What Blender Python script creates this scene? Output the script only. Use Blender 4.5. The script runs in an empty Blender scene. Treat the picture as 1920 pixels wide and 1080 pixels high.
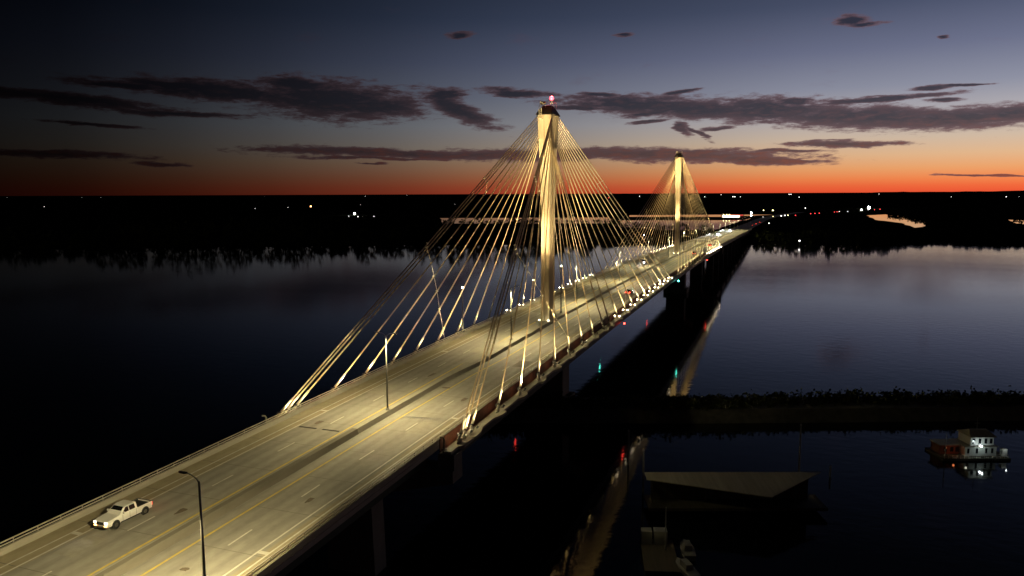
import bpy, math, random
from mathutils import Vector, Matrix
random.seed(7)
R = math.radians
S = bpy.context.scene
COL = S.collection

# ------------------------------------------------------------------ camera
cam_d = bpy.data.cameras.new('camera')
cam = bpy.data.objects.new('camera', cam_d); COL.objects.link(cam)
r2 = Vector((0.93748829, 0.34799043, -0.00428599))
u2 = Vector((-0.03959667, 0.11889297, 0.99211721))
fw = Vector((-0.34575687, 0.92992856, -0.12524003))
m = Matrix.Identity(4)
for i in range(3):
    m[i][0] = r2[i]; m[i][1] = u2[i]; m[i][2] = -fw[i]
m[0][3], m[1][3], m[2][3] = 57.445, -180.66, 33.039
cam.matrix_world = m
cam_d.sensor_width = 36; cam_d.lens = 1406.03 / 1920 * 36
cam_d.clip_start = 0.5; cam_d.clip_end = 90000
S.camera = cam
S.view_settings.view_transform = 'Standard'; S.view_settings.look = 'None'
S.view_settings.exposure = 0; S.view_settings.gamma = 1
try:
    S.cycles.use_denoising = True
    S.cycles.sample_clamp_indirect = 3.0
    S.cycles.max_bounces = 6; S.cycles.diffuse_bounces = 2; S.cycles.glossy_bounces = 3
    S.cycles.caustics_reflective = False; S.cycles.caustics_refractive = False
except Exception: pass

def lin(r, g, b):
    f = lambda c: (c/255/12.92) if c/255 <= .04045 else ((c/255+.055)/1.055)**2.4
    return (f(r), f(g), f(b), 1)

# ------------------------------------------------------------------ world: dusk sky with clouds
W = bpy.data.worlds.new('World'); S.world = W; W.use_nodes = True
nt = W.node_tree; nt.nodes.clear()
def N(t, **k):
    n = nt.nodes.new(t)
    for a, b in k.items(): setattr(n, a, b)
    return n
def LK(a, b): nt.links.new(a, b)
def MA(op, a, b=None, c=None, clamp=False):
    n = N('ShaderNodeMath', operation=op, use_clamp=clamp)
    for i, v in enumerate((a, b, c)):
        if v is None: continue
        if isinstance(v, (int, float)): n.inputs[i].default_value = v
        else: LK(v, n.inputs[i])
    return n.outputs[0]
tc = N('ShaderNodeTexCoord'); sep = N('ShaderNodeSeparateXYZ')
nrm = N('ShaderNodeVectorMath', operation='NORMALIZE'); LK(tc.outputs['Generated'], nrm.inputs[0]); LK(nrm.outputs[0], sep.inputs[0])
az = MA('MULTIPLY', MA('ARCTAN2', sep.outputs[0], sep.outputs[1]), 57.29578)
el = MA('MULTIPLY', MA('ARCSINE', sep.outputs[2]), 57.29578)
ramp = N('ShaderNodeValToRGB'); cr = ramp.color_ramp; cr.interpolation = 'EASE'
stops = [(-3, (150, 50, 30)), (0.0, (234, 86, 52)), (0.4, (238, 104, 60)), (0.9, (240, 134, 78)), (1.6, (234, 162, 106)), (2.5, (224, 180, 138)), (3.6, (206, 184, 162)),
         (5.0, (180, 174, 176)), (7.0, (140, 143, 160)), (9.5, (106, 111, 136)), (12.5, (72, 80, 104)), (17, (42, 49, 69)), (24, (19, 23, 34)), (80, (5, 6, 10))]
E0, E1 = -3.0, 80.0
sq = lambda e: math.sqrt(max(0, (e-E0)/(E1-E0)))
cr.elements[0].position = 0; cr.elements[0].color = lin(*stops[0][1])
cr.elements[1].position = 1; cr.elements[1].color = lin(*stops[-1][1])
for e, c in stops[1:-1]:
    s = cr.elements.new(sq(e)); s.color = lin(*c)
cr.interpolation = 'LINEAR'
LK(MA('SQRT', MA('DIVIDE', MA('SUBTRACT', el, E0), E1-E0, clamp=True)), ramp.inputs[0])
azr = N('ShaderNodeValToRGB'); ar = azr.color_ramp; ar.interpolation = 'LINEAR'
astops = [(-180, .03), (-75, .012), (-55, .018), (-50, .032), (-44, .078), (-38, .155), (-30, .30), (-20, .54), (-10, .74), (0, .92), (8, 1.0), (20, 1.08), (35, 1.0), (60, .5), (100, .12), (180, .03)]
ar.elements[0].position = 0; ar.elements[0].color = (.03,)*3+(1,)
ar.elements[1].position = 1; ar.elements[1].color = (.03,)*3+(1,)
for a, v in astops[1:-1]:
    s = ar.elements.new((a+180)/360); s.color = (v, v, v, 1)
LK(MA('DIVIDE', MA('ADD', az, 180), 360), azr.inputs[0])
ramp2 = N('ShaderNodeValToRGB'); c2 = ramp2.color_ramp
stops2 = [(-3, (110, 50, 34)), (0.0, (184, 78, 54)), (0.5, (184, 90, 62)), (1.2, (180, 114, 84)), (2.3, (178, 144, 118)), (3.4, (170, 158, 148)),
          (5.0, (156, 160, 168)), (7.0, (128, 135, 154)), (9.5, (98, 107, 134)), (12.5, (66, 78, 104)), (17, (39, 48, 69)), (24, (18, 23, 34)), (80, (5, 6, 10))]
c2.elements[0].position = 0; c2.elements[0].color = lin(*stops2[0][1]); c2.elements[1].position = 1; c2.elements[1].color = lin(*stops2[-1][1])
for e, c in stops2[1:-1]:
    s = c2.elements.new(sq(e)); s.color = lin(*c)
LK(ramp.inputs[0].links[0].from_socket, ramp2.inputs[0])
azm = N('ShaderNodeMapRange', interpolation_type='SMOOTHSTEP'); LK(az, azm.inputs['Value']); azm.inputs['From Min'].default_value = 2; azm.inputs['From Max'].default_value = -34
rmx = N('ShaderNodeMixRGB'); LK(azm.outputs[0], rmx.inputs[0]); LK(ramp.outputs[0], rmx.inputs[1]); LK(ramp2.outputs[0], rmx.inputs[2])
sky = N('ShaderNodeMixRGB', blend_type='MULTIPLY'); sky.inputs[0].default_value = 1
LK(rmx.outputs[0], sky.inputs[1]); LK(azr.outputs[0], sky.inputs[2])
# clouds: (azimuth, elevation) space, wind-stretched noise
cmb = N('ShaderNodeCombineXYZ'); LK(az, cmb.inputs[0]); LK(el, cmb.inputs[1])
def noise(scale, sx, sy, detail, rough, off=0):
    mp = N('ShaderNodeMapping'); mp.inputs['Scale'].default_value = (sx, sy, 1); mp.inputs['Location'].default_value = (off, off*.7, off)
    LK(cmb.outputs[0], mp.inputs[0])
    n = N('ShaderNodeTexNoise'); n.inputs['Scale'].default_value = scale; n.inputs['Detail'].default_value = detail; n.inputs['Roughness'].default_value = rough
    LK(mp.outputs[0], n.inputs['Vector']); return n
n1 = noise(1.0, .62, 2.6, 10, .68); n2 = noise(1.0, .16, 1.1, 5, .6, 13)
warp = N('ShaderNodeVectorMath', operation='MULTIPLY_ADD')
cc = N('ShaderNodeVectorMath', operation='SUBTRACT'); LK(n2.outputs['Color'], cc.inputs[0]); cc.inputs[1].default_value = (.5, .5, .5)
LK(cc.outputs[0], warp.inputs[0]); warp.inputs[1].default_value = (2.6, .75, 0); LK(cmb.outputs[0], warp.inputs[2])
D0 = 57.29578 / 1406.03
def px2ae(px, py):
    d = fw + r2*((px-960)/1406.03) + u2*((540-py)/1406.03); d.normalize()
    return math.degrees(math.atan2(d.x, d.y)), math.degrees(math.asin(d.z))
# centre, half sizes (fractions of a degree derived from 1/24.5 deg units), tilt, thinness
CL = [(400,170,165,15,3,0),(620,188,140,31,2,0),(560,158,60,13,4,0),(700,198,95,20,3,0),(860,205,80,15,22,.02),(830,178,36,11,0,0),(330,212,120,6,1,.1),(965,174,64,6,4,0),
      (130,186,160,9,3,.1),(230,160,90,7,2,.1),(170,234,70,2.8,3,0),(80,289,130,5,1,0),(300,306,40,4,2,.05),
      (730,287,235,8,1,0),(960,291,260,10,.6,0),(1240,291,230,11,1.4,0),(1410,299,110,7,3,0),(1470,284,60,3,0,0),(700,298,150,3,1,.1),
      (1200,196,140,15,2,0),(1300,205,150,15,3,0),(1440,206,120,19,2,0),(1620,220,190,18,4,0),(1790,222,150,16,-1,0),(1890,214,80,13,-2,0),(1490,190,40,7,0,0),
      (1130,179,42,4,3,0),(1280,172,40,4,-8,.05),(1650,186,110,4,-2,.05),(1770,186,24,3,0,0),(1215,214,52,6,-5,0),(1215,229,34,3,-5,0),(1282,240,17,10,35,.05),(1310,249,24,4,30,.05),(1345,240,32,3,-8,.05),
      (1580,270,84,4.5,1,0),(1750,163,28,4,1,0),(1815,158,40,1.8,2,0),(1842,328,60,1.4,1,0),(1600,39,24,9,6,0),(1620,48,34,3,1,.1),(862,65,28,6,-3,.15),(1170,64,20,4,1,.1),
      (1765,69,12,3,2,.2),(1085,203,50,4,2,.05),(705,307,26,1.5,1,0),(1480,300,70,4,2,0)]
mn = None
for cx, cy, hw, hh, ang, th in CL:
    a_, e_ = px2ae(cx, cy)
    mp = N('ShaderNodeMapping', vector_type='TEXTURE')
    mp.inputs['Location'].default_value = (a_, e_, 0); mp.inputs['Rotation'].default_value = (0, 0, -R(ang)); mp.inputs['Scale'].default_value = (hw*D0*1.1, hh*D0*1.15, 1)
    LK(warp.outputs[0], mp.inputs[0])
    ln = N('ShaderNodeVectorMath', operation='LENGTH'); LK(mp.outputs[0], ln.inputs[0])
    v = ln.outputs['Value']
    if th: v = MA('ADD', v, th)
    mn = v if mn is None else MA('MINIMUM', mn, v)
d = MA('MULTIPLY_ADD', MA('SUBTRACT', n1.outputs['Fac'], .5), 2.1, mn)
mask = N('ShaderNodeMapRange', interpolation_type='SMOOTHSTEP'); LK(d, mask.inputs['Value'])
mask.inputs['From Min'].default_value = 1.28; mask.inputs['From Max'].default_value = .74
mask.inputs['To Min'].default_value = 0; mask.inputs['To Max'].default_value = .93
# faint high haze patches
n3 = noise(1.0, .22, .7, 4, .55, 31)
fm = N('ShaderNodeMapRange', interpolation_type='SMOOTHSTEP'); LK(n3.outputs['Fac'], fm.inputs['Value'])
fm.inputs['From Min'].default_value = .6; fm.inputs['From Max'].default_value = .78; fm.inputs['To Max'].default_value = .22
elup = N('ShaderNodeMapRange'); LK(el, elup.inputs['Value']); elup.inputs['From Min'].default_value = 4; elup.inputs['From Max'].default_value = 8
faint = MA('MULTIPLY', fm.outputs[0], elup.outputs[0])
ctop = N('ShaderNodeMixRGB'); ctop.inputs[1].default_value = lin(72, 54, 60); ctop.inputs[2].default_value = lin(118, 66, 62)
LK(n2.outputs['Fac'], ctop.inputs[0])
cramp = N('ShaderNodeValToRGB'); q = cramp.color_ramp
q.elements[0].position = 0; q.elements[0].color = lin(120, 66, 60); q.elements[1].position = 1; q.elements[1].color = lin(42, 44, 58)
e1 = q.elements.new(.28); e1.color = lin(82, 60, 66)
e2 = q.elements.new(.5); e2.color = lin(52, 48, 58)
LK(MA('ADD', MA('DIVIDE', el, 12), MA('MULTIPLY', MA('SUBTRACT', n1.outputs['Fac'], .5), 1.1)), cramp.inputs[0])
ccol = N('ShaderNodeMixRGB', blend_type='MULTIPLY'); ccol.inputs[0].default_value = 1
LK(cramp.outputs[0], ccol.inputs[1]); LK(azr.outputs[0], ccol.inputs[2])
rose = N('ShaderNodeMixRGB', blend_type='MULTIPLY'); rose.inputs[0].default_value = 1; rose.inputs[1].default_value = lin(112, 84, 100); LK(azr.outputs[0], rose.inputs[2])
mx0 = N('ShaderNodeMixRGB'); LK(faint, mx0.inputs[0]); LK(sky.outputs[0], mx0.inputs[1]); LK(rose.outputs[0], mx0.inputs[2])
thin = N('ShaderNodeMapRange', interpolation_type='SMOOTHSTEP'); LK(d, thin.inputs['Value']); thin.inputs['From Min'].default_value = .35; thin.inputs['From Max'].default_value = 1.1; thin.inputs['To Max'].default_value = .75
edge = N('ShaderNodeMixRGB', blend_type='MULTIPLY'); edge.inputs[0].default_value = 1; edge.inputs[1].default_value = lin(118, 88, 94); LK(azr.outputs[0], edge.inputs[2])
cc2 = N('ShaderNodeMixRGB'); LK(thin.outputs[0], cc2.inputs[0]); LK(ccol.outputs[0], cc2.inputs[1]); LK(edge.outputs[0], cc2.inputs[2]); ccol = cc2
mx = N('ShaderNodeMixRGB'); LK(mask.outputs[0], mx.inputs[0]); LK(mx0.outputs[0], mx.inputs[1]); LK(ccol.outputs[0], mx.inputs[2])
bg = N('ShaderNodeBackground'); LK(mx.outputs[0], bg.inputs[0]); bg.inputs[1].default_value = 1.0
out = N('ShaderNodeOutputWorld'); LK(bg.outputs[0], out.inputs[0])
try:
    W.cycles.sampling_method = 'MANUAL'; W.cycles.sample_map_resolution = 512
except Exception: pass

# ------------------------------------------------------------------ materials
MATS = {}
def mat(name, base, rough=.7, metal=0, var=0, vscale=1.0, stretch=(1,1,1), bump=0, bscale=5.0, emit=None, es=0, dark=None, spec=None):
    M = bpy.data.materials.new(name); M.use_nodes = True; t = M.node_tree; b = t.nodes['Principled BSDF']
    b.inputs['Base Color'].default_value = (*base, 1); b.inputs['Roughness'].default_value = rough; b.inputs['Metallic'].default_value = metal
    if spec is not None: b.inputs['Specular IOR Level'].default_value = spec
    if emit:
        b.inputs['Emission Color'].default_value = (*emit, 1); b.inputs['Emission Strength'].default_value = es
    tcn = t.nodes.new('ShaderNodeTexCoord'); mp = t.nodes.new('ShaderNodeMapping'); mp.inputs['Scale'].default_value = stretch
    t.links.new(tcn.outputs['Object'], mp.inputs[0])
    if var:
        n = t.nodes.new('ShaderNodeTexNoise'); n.inputs['Scale'].default_value = vscale; n.inputs['Detail'].default_value = 6; n.inputs['Roughness'].default_value = .65
        t.links.new(mp.outputs[0], n.inputs['Vector'])
        mr = t.nodes.new('ShaderNodeMapRange'); t.links.new(n.outputs['Fac'], mr.inputs['Value'])
        mr.inputs['From Min'].default_value = .3; mr.inputs['From Max'].default_value = .7
        mxn = t.nodes.new('ShaderNodeMixRGB'); t.links.new(mr.outputs[0], mxn.inputs[0])
        dk = dark or tuple(c*(1-var) for c in base)
        mxn.inputs[1].default_value = (*dk, 1); mxn.inputs[2].default_value = (*base, 1)
        t.links.new(mxn.outputs[0], b.inputs['Base Color'])
    if bump:
        n = t.nodes.new('ShaderNodeTexNoise'); n.inputs['Scale'].default_value = bscale; n.inputs['Detail'].default_value = 5
        t.links.new(tcn.outputs['Object'], n.inputs['Vector'])
        bp = t.nodes.new('ShaderNodeBump'); bp.inputs['Strength'].default_value = bump; bp.inputs['Distance'].default_value = .1
        t.links.new(n.outputs['Fac'], bp.inputs['Height']); t.links.new(bp.outputs[0], b.inputs['Normal'])
    MATS[name] = M; return M
concrete = mat('concrete', (.42, .39, .34), .85, var=.3, vscale=.25, bump=.3, bscale=2)
barrier_m = mat('barrier_concrete', (.44, .41, .33), .85, var=.35, vscale=.5, stretch=(1, .3, 3))
dark_conc_m = mat('dark_concrete', (.23, .21, .165), .9, var=.3, vscale=.5, stretch=(1, .3, 1))
pylon_m = mat('pylon_concrete', (.60, .52, .38), .8, var=.28, vscale=.35, stretch=(1.6, 1.6, .35), bump=.25, bscale=1.5)
pier_m = mat('pier_concrete', (.22, .22, .2), .9, var=.4, vscale=.3, stretch=(1, 1, .4))
cable_m = mat('cable_sheath', (.74, .60, .38), .5, var=.12, vscale=.6, stretch=(1, 1, 1))
sleeve_m = mat('sleeve_steel', (.72, .66, .54), .4, var=.1, vscale=1)
ring_m = mat('dark_ring', (.04, .03, .025), .5)
rust_m = mat('red_brown_steel', (.24, .08, .045), .75, var=.8, vscale=.5, stretch=(1, .6, 1))
girder_m = mat('green_steel', (.035, .06, .05), .6, var=.4, vscale=.4)
dark_m = mat('dark_steel', (.03, .03, .03), .5)
galv = mat('galvanised_steel', (.3, .3, .28), .45, metal=.4, var=.2, vscale=2)
rail_m = mat('painted_rail', (.55, .50, .42), .5, var=.2, vscale=1)
cap_m = mat('cap_metal', (.03, .026, .026), .6)
white_paint = mat('white_road_paint', (.78, .75, .66), .7, var=.3, vscale=1.2)
yellow_paint = mat('yellow_road_paint', (.76, .58, .13), .7, var=.28, vscale=1.2)
joint_m = mat('joint_rubber', (.035, .028, .02), .8)
warm_e = mat('warm_lens', (.8, .8, .8), .3, emit=(1, .84, .55), es=26)
cool_e = mat('cool_lens', (.8, .8, .8), .3, emit=(.85, .95, 1), es=40)
white_e = mat('headlight_lens', (.8, .8, .8), .2, emit=(1, .9, .72), es=4)
white_hot = mat('bright_lens', (.8, .8, .8), .2, emit=(.95, .97, 1), es=300)
orange_e = mat('amber_lens', (.8, .4, .1), .3, emit=(1, .42, .1), es=14)
red_e = mat('red_lens', (.5, .02, .02), .3, emit=(1, .05, .03), es=16)
redhot_e = mat('red_beacon', (.6, .05, .05), .3, emit=(1, .045, .06), es=12)
green_e = mat('green_lens', (.1, .5, .4), .3, emit=(.1, 1, .75), es=30)
yel_e = mat('yellow_lens', (.8, .7, .2), .3, emit=(1, .85, .35), es=12)
lens_down = mat('street_lens', (.8, .8, .7), .3, emit=(1, .85, .5), es=8)
far_w = mat('far_white', (.8, .8, .8), .3, emit=(1, .96, .9), es=3)
far_o = mat('far_orange', (.8, .4, .1), .3, emit=(1, .42, .12), es=16)
far_r = mat('far_red', (.5, .02, .02), .3, emit=(1, .06, .06), es=4)
far_y = mat('far_yellow', (.8, .7, .2), .3, emit=(1, .9, .4), es=6)
window_e = mat('lit_windows', (.8, .8, .7), .4, emit=(1, .86, .55), es=5)
glass_m = mat('dark_glass', (.012, .013, .016), .08)
tyre_m = mat('tyre_rubber', (.02, .02, .02), .8)
pickup_m = mat('white_car_paint', (.86, .84, .80), .3, spec=.6)
red_car_m = mat('dark_red_paint', (.12, .012, .016), .25, spec=.6)
silver_m = mat('silver_paint', (.4, .4, .42), .3, spec=.6)
chrome = mat('chrome', (.5, .5, .5), .15, metal=1)
land_m = mat('land_soil', (.02, .022, .013), .95, spec=0, var=.5, vscale=.01)
leaf_m = mat('foliage', (.045, .055, .022), .9, var=.5, vscale=.08, spec=0)
scrub_m = mat('scrub_leaves', (.075, .085, .035), .9, var=.6, vscale=.3, spec=0)
bark_m = mat('bark', (.05, .04, .03), .9)
rock_m = mat('riprap', (.10, .10, .08), .9, var=.6, vscale=.5, bump=.5, bscale=1)
house_m = mat('white_siding', (.5, .5, .47), .7, var=.2, vscale=3, stretch=(.2, .2, 4))
roof_m = mat('metal_roof', (.30, .28, .22), .6, var=.35, vscale=.35, stretch=(4, .3, 1))
orange_wall = mat('orange_wall', (.22, .07, .03), .8, var=.7, vscale=.8)
hull_m = mat('boat_hull', (.2, .2, .19), .3)
wood_m = mat('dock_planks', (.07, .06, .045), .9, var=.4, vscale=.6, stretch=(4, .4, 1))

# road surface: tyre-polished lanes, patching, shoulder tone (real wear of the pavement)
road_m = bpy.data.materials.new('road_concrete'); road_m.use_nodes = True
t = road_m.node_tree; b = t.nodes['Principled BSDF']; b.inputs['Roughness'].default_value = .75
tn = t.nodes.new('ShaderNodeTexCoord'); sp = t.nodes.new('ShaderNodeSeparateXYZ'); t.links.new(tn.outputs['Object'], sp.inputs[0])
def tnoise(sc, det, stretch):
    mp = t.nodes.new('ShaderNodeMapping'); mp.inputs['Scale'].default_value = stretch; t.links.new(tn.outputs['Object'], mp.inputs[0])
    n = t.nodes.new('ShaderNodeTexNoise'); n.inputs['Scale'].default_value = sc; n.inputs['Detail'].default_value = det; n.inputs['Roughness'].default_value = .6
    t.links.new(mp.outputs[0], n.inputs['Vector']); return n.outputs['Fac']
def tm(op, a, bb=None, c=None, clamp=False):
    n = t.nodes.new('ShaderNodeMath'); n.operation = op; n.use_clamp = clamp
    for i, v in enumerate((a, bb, c)):
        if v is None: continue
        if isinstance(v, (int, float)): n.inputs[i].default_value = v
        else: t.links.new(v, n.inputs[i])
    return n.outputs[0]
ax = tm('ABSOLUTE', tm('SUBTRACT', sp.outputs[0], .3))
track = tm('COSINE', tm('MULTIPLY', tm('SUBTRACT', ax, 4.2), 2*math.pi/1.85))
inlane = t.nodes.new('ShaderNodeMapRange'); t.links.new(ax, inlane.inputs['Value']); inlane.inputs['From Min'].default_value = 9.9; inlane.inputs['From Max'].default_value = 10.4; inlane.inputs['To Min'].default_value = 1; inlane.inputs['To Max'].default_value = 0
f1 = tnoise(.12, 4, (5, .22, 1)); f2 = tnoise(1.6, 6, (1, .5, 1)); f3 = tnoise(.05, 3, (1, 1, 1))
fac = tm('ADD', tm('MULTIPLY', f1, .40), tm('ADD', tm('MULTIPLY', f2, .32), tm('MULTIPLY', f3, .3)))
fac = tm('ADD', fac, tm('MULTIPLY', tm('MULTIPLY', track, inlane.outputs[0]), -.05))
rr = t.nodes.new('ShaderNodeValToRGB'); t.links.new(fac, rr.inputs[0])
rr.color_ramp.elements[0].position = .34; rr.color_ramp.elements[0].color = (.24, .22, .175, 1)
rr.color_ramp.elements[1].position = .74; rr.color_ramp.elements[1].color = (.44, .41, .335, 1)
sh = t.nodes.new('ShaderNodeMixRGB'); sh.blend_type = 'MULTIPLY'; sh.inputs[0].default_value = 1; t.links.new(rr.outputs[0], sh.inputs[1])
sh2 = t.nodes.new('ShaderNodeMixRGB'); t.links.new(inlane.outputs[0], sh2.inputs[0]); sh2.inputs[1].default_value = (1.12, 1.05, .86, 1); sh2.inputs[2].default_value = (.98, 1, 1.06, 1)
t.links.new(sh2.outputs[0], sh.inputs[2]); t.links.new(sh.outputs[0], b.inputs['Base Color'])

# water
def water_mat(name, col, rough, bstr, scale):
    M = bpy.data.materials.new(name); M.use_nodes = True; t = M.node_tree; b = t.nodes['Principled BSDF']
    b.inputs['Base Color'].default_value = col; b.inputs['IOR'].default_value = 1.33
    tn = t.nodes.new('ShaderNodeTexCoord'); mp = t.nodes.new('ShaderNodeMapping'); mp.inputs['Scale'].default_value = (.8, 1.3, 1); mp.inputs['Rotation'].default_value = (0, 0, .3)
    t.links.new(tn.outputs['Object'], mp.inputs[0])
    n = t.nodes.new('ShaderNodeTexNoise'); n.inputs['Scale'].default_value = scale; n.inputs['Detail'].default_value = 4; t.links.new(mp.outputs[0], n.inputs['Vector'])
    bp = t.nodes.new('ShaderNodeBump'); bp.inputs['Strength'].default_value = bstr; bp.inputs['Distance'].default_value = .25
    t.links.new(n.outputs['Fac'], bp.inputs['Height']); t.links.new(bp.outputs[0], b.inputs['Normal'])
    w = t.nodes.new('ShaderNodeTexNoise'); w.inputs['Scale'].default_value = .006; w.inputs['Detail'].default_value = 5; w.inputs['Distortion'].default_value = .6
    m2 = t.nodes.new('ShaderNodeMapping'); m2.inputs['Scale'].default_value = (.6, 2.2, 1); m2.inputs['Rotation'].default_value = (0, 0, -.3); t.links.new(tn.outputs['Object'], m2.inputs[0]); t.links.new(m2.outputs[0], w.inputs['Vector'])
    mr = t.nodes.new('ShaderNodeMapRange'); t.links.new(w.outputs['Fac'], mr.inputs['Value']); mr.inputs['From Min'].default_value = .35; mr.inputs['From Max'].default_value = .65
    mr.inputs['To Min'].default_value = rough*.7; mr.inputs['To Max'].default_value = rough*1.5; t.links.new(mr.outputs[0], b.inputs['Roughness'])
    return M
water_m = water_mat('river_water', (.003, .0045, .006, 1), .05, .11, .35)
calm_m = water_mat('lake_water', (.003, .004, .005, 1), .03, .02, .3)

# ------------------------------------------------------------------ helpers
class MB:
    def __init__(s): s.v = []; s.f = []
    def add(s, vs, fs):
        o = len(s.v); s.v += [tuple(v) for v in vs]; s.f += [tuple(i+o for i in f) for f in fs]; return s
    def box(s, x0, x1, y0, y1, z0, z1):
        return s.add([(x0,y0,z0),(x1,y0,z0),(x1,y1,z0),(x0,y1,z0),(x0,y0,z1),(x1,y0,z1),(x1,y1,z1),(x0,y1,z1)],
                     [(0,3,2,1),(4,5,6,7),(0,1,5,4),(1,2,6,5),(2,3,7,6),(3,0,4,7)])
    def tube(s, pts, rad, n=8, caps=True):
        pts = [Vector(p) for p in pts]; rad = rad if isinstance(rad, (list, tuple)) else [rad]*len(pts)
        rings = []
        for i, p in enumerate(pts):
            d = (pts[min(i+1, len(pts)-1)] - pts[max(i-1, 0)]).normalized()
            a = Vector((0, 0, 1)) if abs(d.z) < .9 else Vector((1, 0, 0))
            u = d.cross(a).normalized(); w = d.cross(u)
            rings.append([p + (u*math.cos(2*math.pi*k/n) + w*math.sin(2*math.pi*k/n))*rad[i] for k in range(n)])
        vs = [v for r in rings for v in r]; fs = []
        for i in range(len(pts)-1):
            for k in range(n):
                fs.append((i*n+k, i*n+(k+1)%n, (i+1)*n+(k+1)%n, (i+1)*n+k))
        if caps: fs += [tuple(range(n))[::-1], tuple((len(pts)-1)*n+k for k in range(n))]
        return s.add(vs, fs)
    def loft(s, rings, closed=True, caps=True):
        n = len(rings[0]); vs = [v for r in rings for v in r]; fs = []
        for i in range(len(rings)-1):
            for k in range(n if closed else n-1):
                fs.append((i*n+k, i*n+(k+1)%n, (i+1)*n+(k+1)%n, (i+1)*n+k))
        if caps: fs += [tuple(range(n))[::-1], tuple((len(rings)-1)*n+k for k in range(n))]
        return s.add(vs, fs)
    def ball(s, c, r, n=8, m=6, sz=1):
        c = Vector(c); rings = []
        for j in range(1, m):
            a = math.pi*j/m
            rings.append([c + Vector((r*math.sin(a)*math.cos(2*math.pi*k/n), r*math.sin(a)*math.sin(2*math.pi*k/n), r*math.cos(a)*sz)) for k in range(n)])
        return s.loft(rings)
    def build(s, name, m, parent=None, smooth=False):
        me = bpy.data.meshes.new(name); me.from_pydata(s.v, [], s.f); me.update(); me.materials.append(m)
        if smooth:
            for p in me.polygons: p.use_smooth = True
        o = bpy.data.objects.new(name, me); COL.objects.link(o)
        if parent: o.parent = parent
        return o
def tag(o, label=None, cat=None, group=None, kind=None):
    if label: o['label'] = label
    if cat: o['category'] = cat
    if group: o['group'] = group
    if kind: o['kind'] = kind
    return o
def empty(name, loc, rz=0):
    o = bpy.data.objects.new(name, None); COL.objects.link(o); o.location = loc; o.rotation_euler = (0, 0, rz); o.empty_display_size = .5; return o
CH = {}
def copy_tree(o, parent=None):
    c = o.copy(); COL.objects.link(c); c.parent = parent
    for ch in KIDS.get(o.name, []): 
        k = copy_tree(ch, c)
        KIDS.setdefault(c.name, []).append(k)
    return c
KIDS = {}
def index_kids(root):
    for o in COL.objects:
        if o.parent: KIDS.setdefault(o.parent.name, [])
        if o.parent and o not in KIDS[o.parent.name]: KIDS[o.parent.name].append(o)
def lamp(kind, loc, energy, color, parent=None, aim=None, size=60, blend=.5, rad=.15):
    L = bpy.data.lights.new('light_source', kind); L.energy = energy; L.color = color; L.shadow_soft_size = rad
    if kind == 'SPOT': L.spot_size = R(size); L.spot_blend = blend
    o = bpy.data.objects.new('light_source', L); COL.objects.link(o); o.location = loc
    if aim is not None:
        o.rotation_mode = 'QUATERNION'; o.rotation_quaternion = (Vector(aim)-Vector(loc)).to_track_quat('-Z', 'Y')
    if parent: o.parent = parent
    return o
KK, YC = 5e-5, 91.0
def zd(y):
    d = y - YC
    if abs(d) <= 200: return -KK*d*d + .414
    return -KK*200*200 + .414 - 2*KK*200*(abs(d)-200)
def zr(y):                              # road surface
    z = zd(y) + .2
    return z
def interp(tab, y):
    if y <= tab[0][0]: return tab[0][1]
    for (a, va), (b_, vb) in zip(tab, tab[1:]):
        if y <= b_: return va + (vb-va)*(y-a)/(b_-a)
    return tab[-1][1]
def frange(a, b, s):
    n = max(1, int(round((b-a)/s))); return [a + (b-a)*i/n for i in range(n+1)]
def sweep(mb, y0, y1, prof, step=4, xf=None, close=True):
    """prof: list of (x, z above deck line) swept along the deck"""
    rings = []
    for y in frange(y0, y1, step):
        p = prof(y) if callable(prof) else prof
        rings.append([(x, y, zd(y)+z) for x, z in p])
    return mb.loft(rings)

# ------------------------------------------------------------------ setting: water, land, hills, lakes
w = MB(); w.add([(-9000,-3000,-21),(9000,-3000,-21),(9000,3500,-21),(-9000,3500,-21)], [(0,1,2,3)])
tag(w.build('river', water_m), kind='structure')
shore = [(-9000,-3000),(-2500,-700),(-803,230),(-689,347),(-596,391),(-506,442),(-357,513),(-222,571),(-97,635),(-22,670),(24,662),(67,657),(128,659),(172,707),(210,755),(247,711),(286,741),(414,745),(900,900),(2600,1400),(9000,1500)]
random.seed(3)
sh_f = []
for (a, c), (b_, d_) in zip(shore, shore[1:]):
    L = math.hypot(b_-a, d_-c); n = max(1, int(L/14)) if L < 700 else 4
    for i in range(n):
        q_ = i/n; j = 3.5 if 0 < i else 0
        sh_f.append((a+(b_-a)*q_+random.uniform(-j, j), c+(d_-c)*q_+random.uniform(-j, j)))
sh_f.append(shore[-1])
g = MB(); vs = [(x, y, -21.3) for x, y in sh_f] + [(x*1.0, y+2.5, -20.1) for x, y in sh_f]
n = len(sh_f); fs = [(i, i+1, n+i+1, n+i) for i in range(n-1)]
vs += [(x*12, max(y, 0)+60000, -20.1) for x, y in sh_f]
fs += [(n+i, n+i+1, 2*n+i+1, 2*n+i) for i in range(n-1)]
g.add(vs, fs); tag(g.build('ground', land_m), kind='structure')
def sheet(name, pts, z, m):
    mb = MB(); mb.add([(x, y, z) for x, y in pts], [tuple(range(len(pts)))]); return tag(mb.build(name, m), kind='structure')
def rough_poly(pts, j):
    o = []
    for (a, c), (b_, d_) in zip(pts, pts[1:]+pts[:1]):
        for i in range(5):
            q_ = i/5; o.append((a+(b_-a)*q_+random.uniform(-j, j)*(i>0), c+(d_-c)*q_+random.uniform(-j, j)*(i>0)))
    return o
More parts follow.
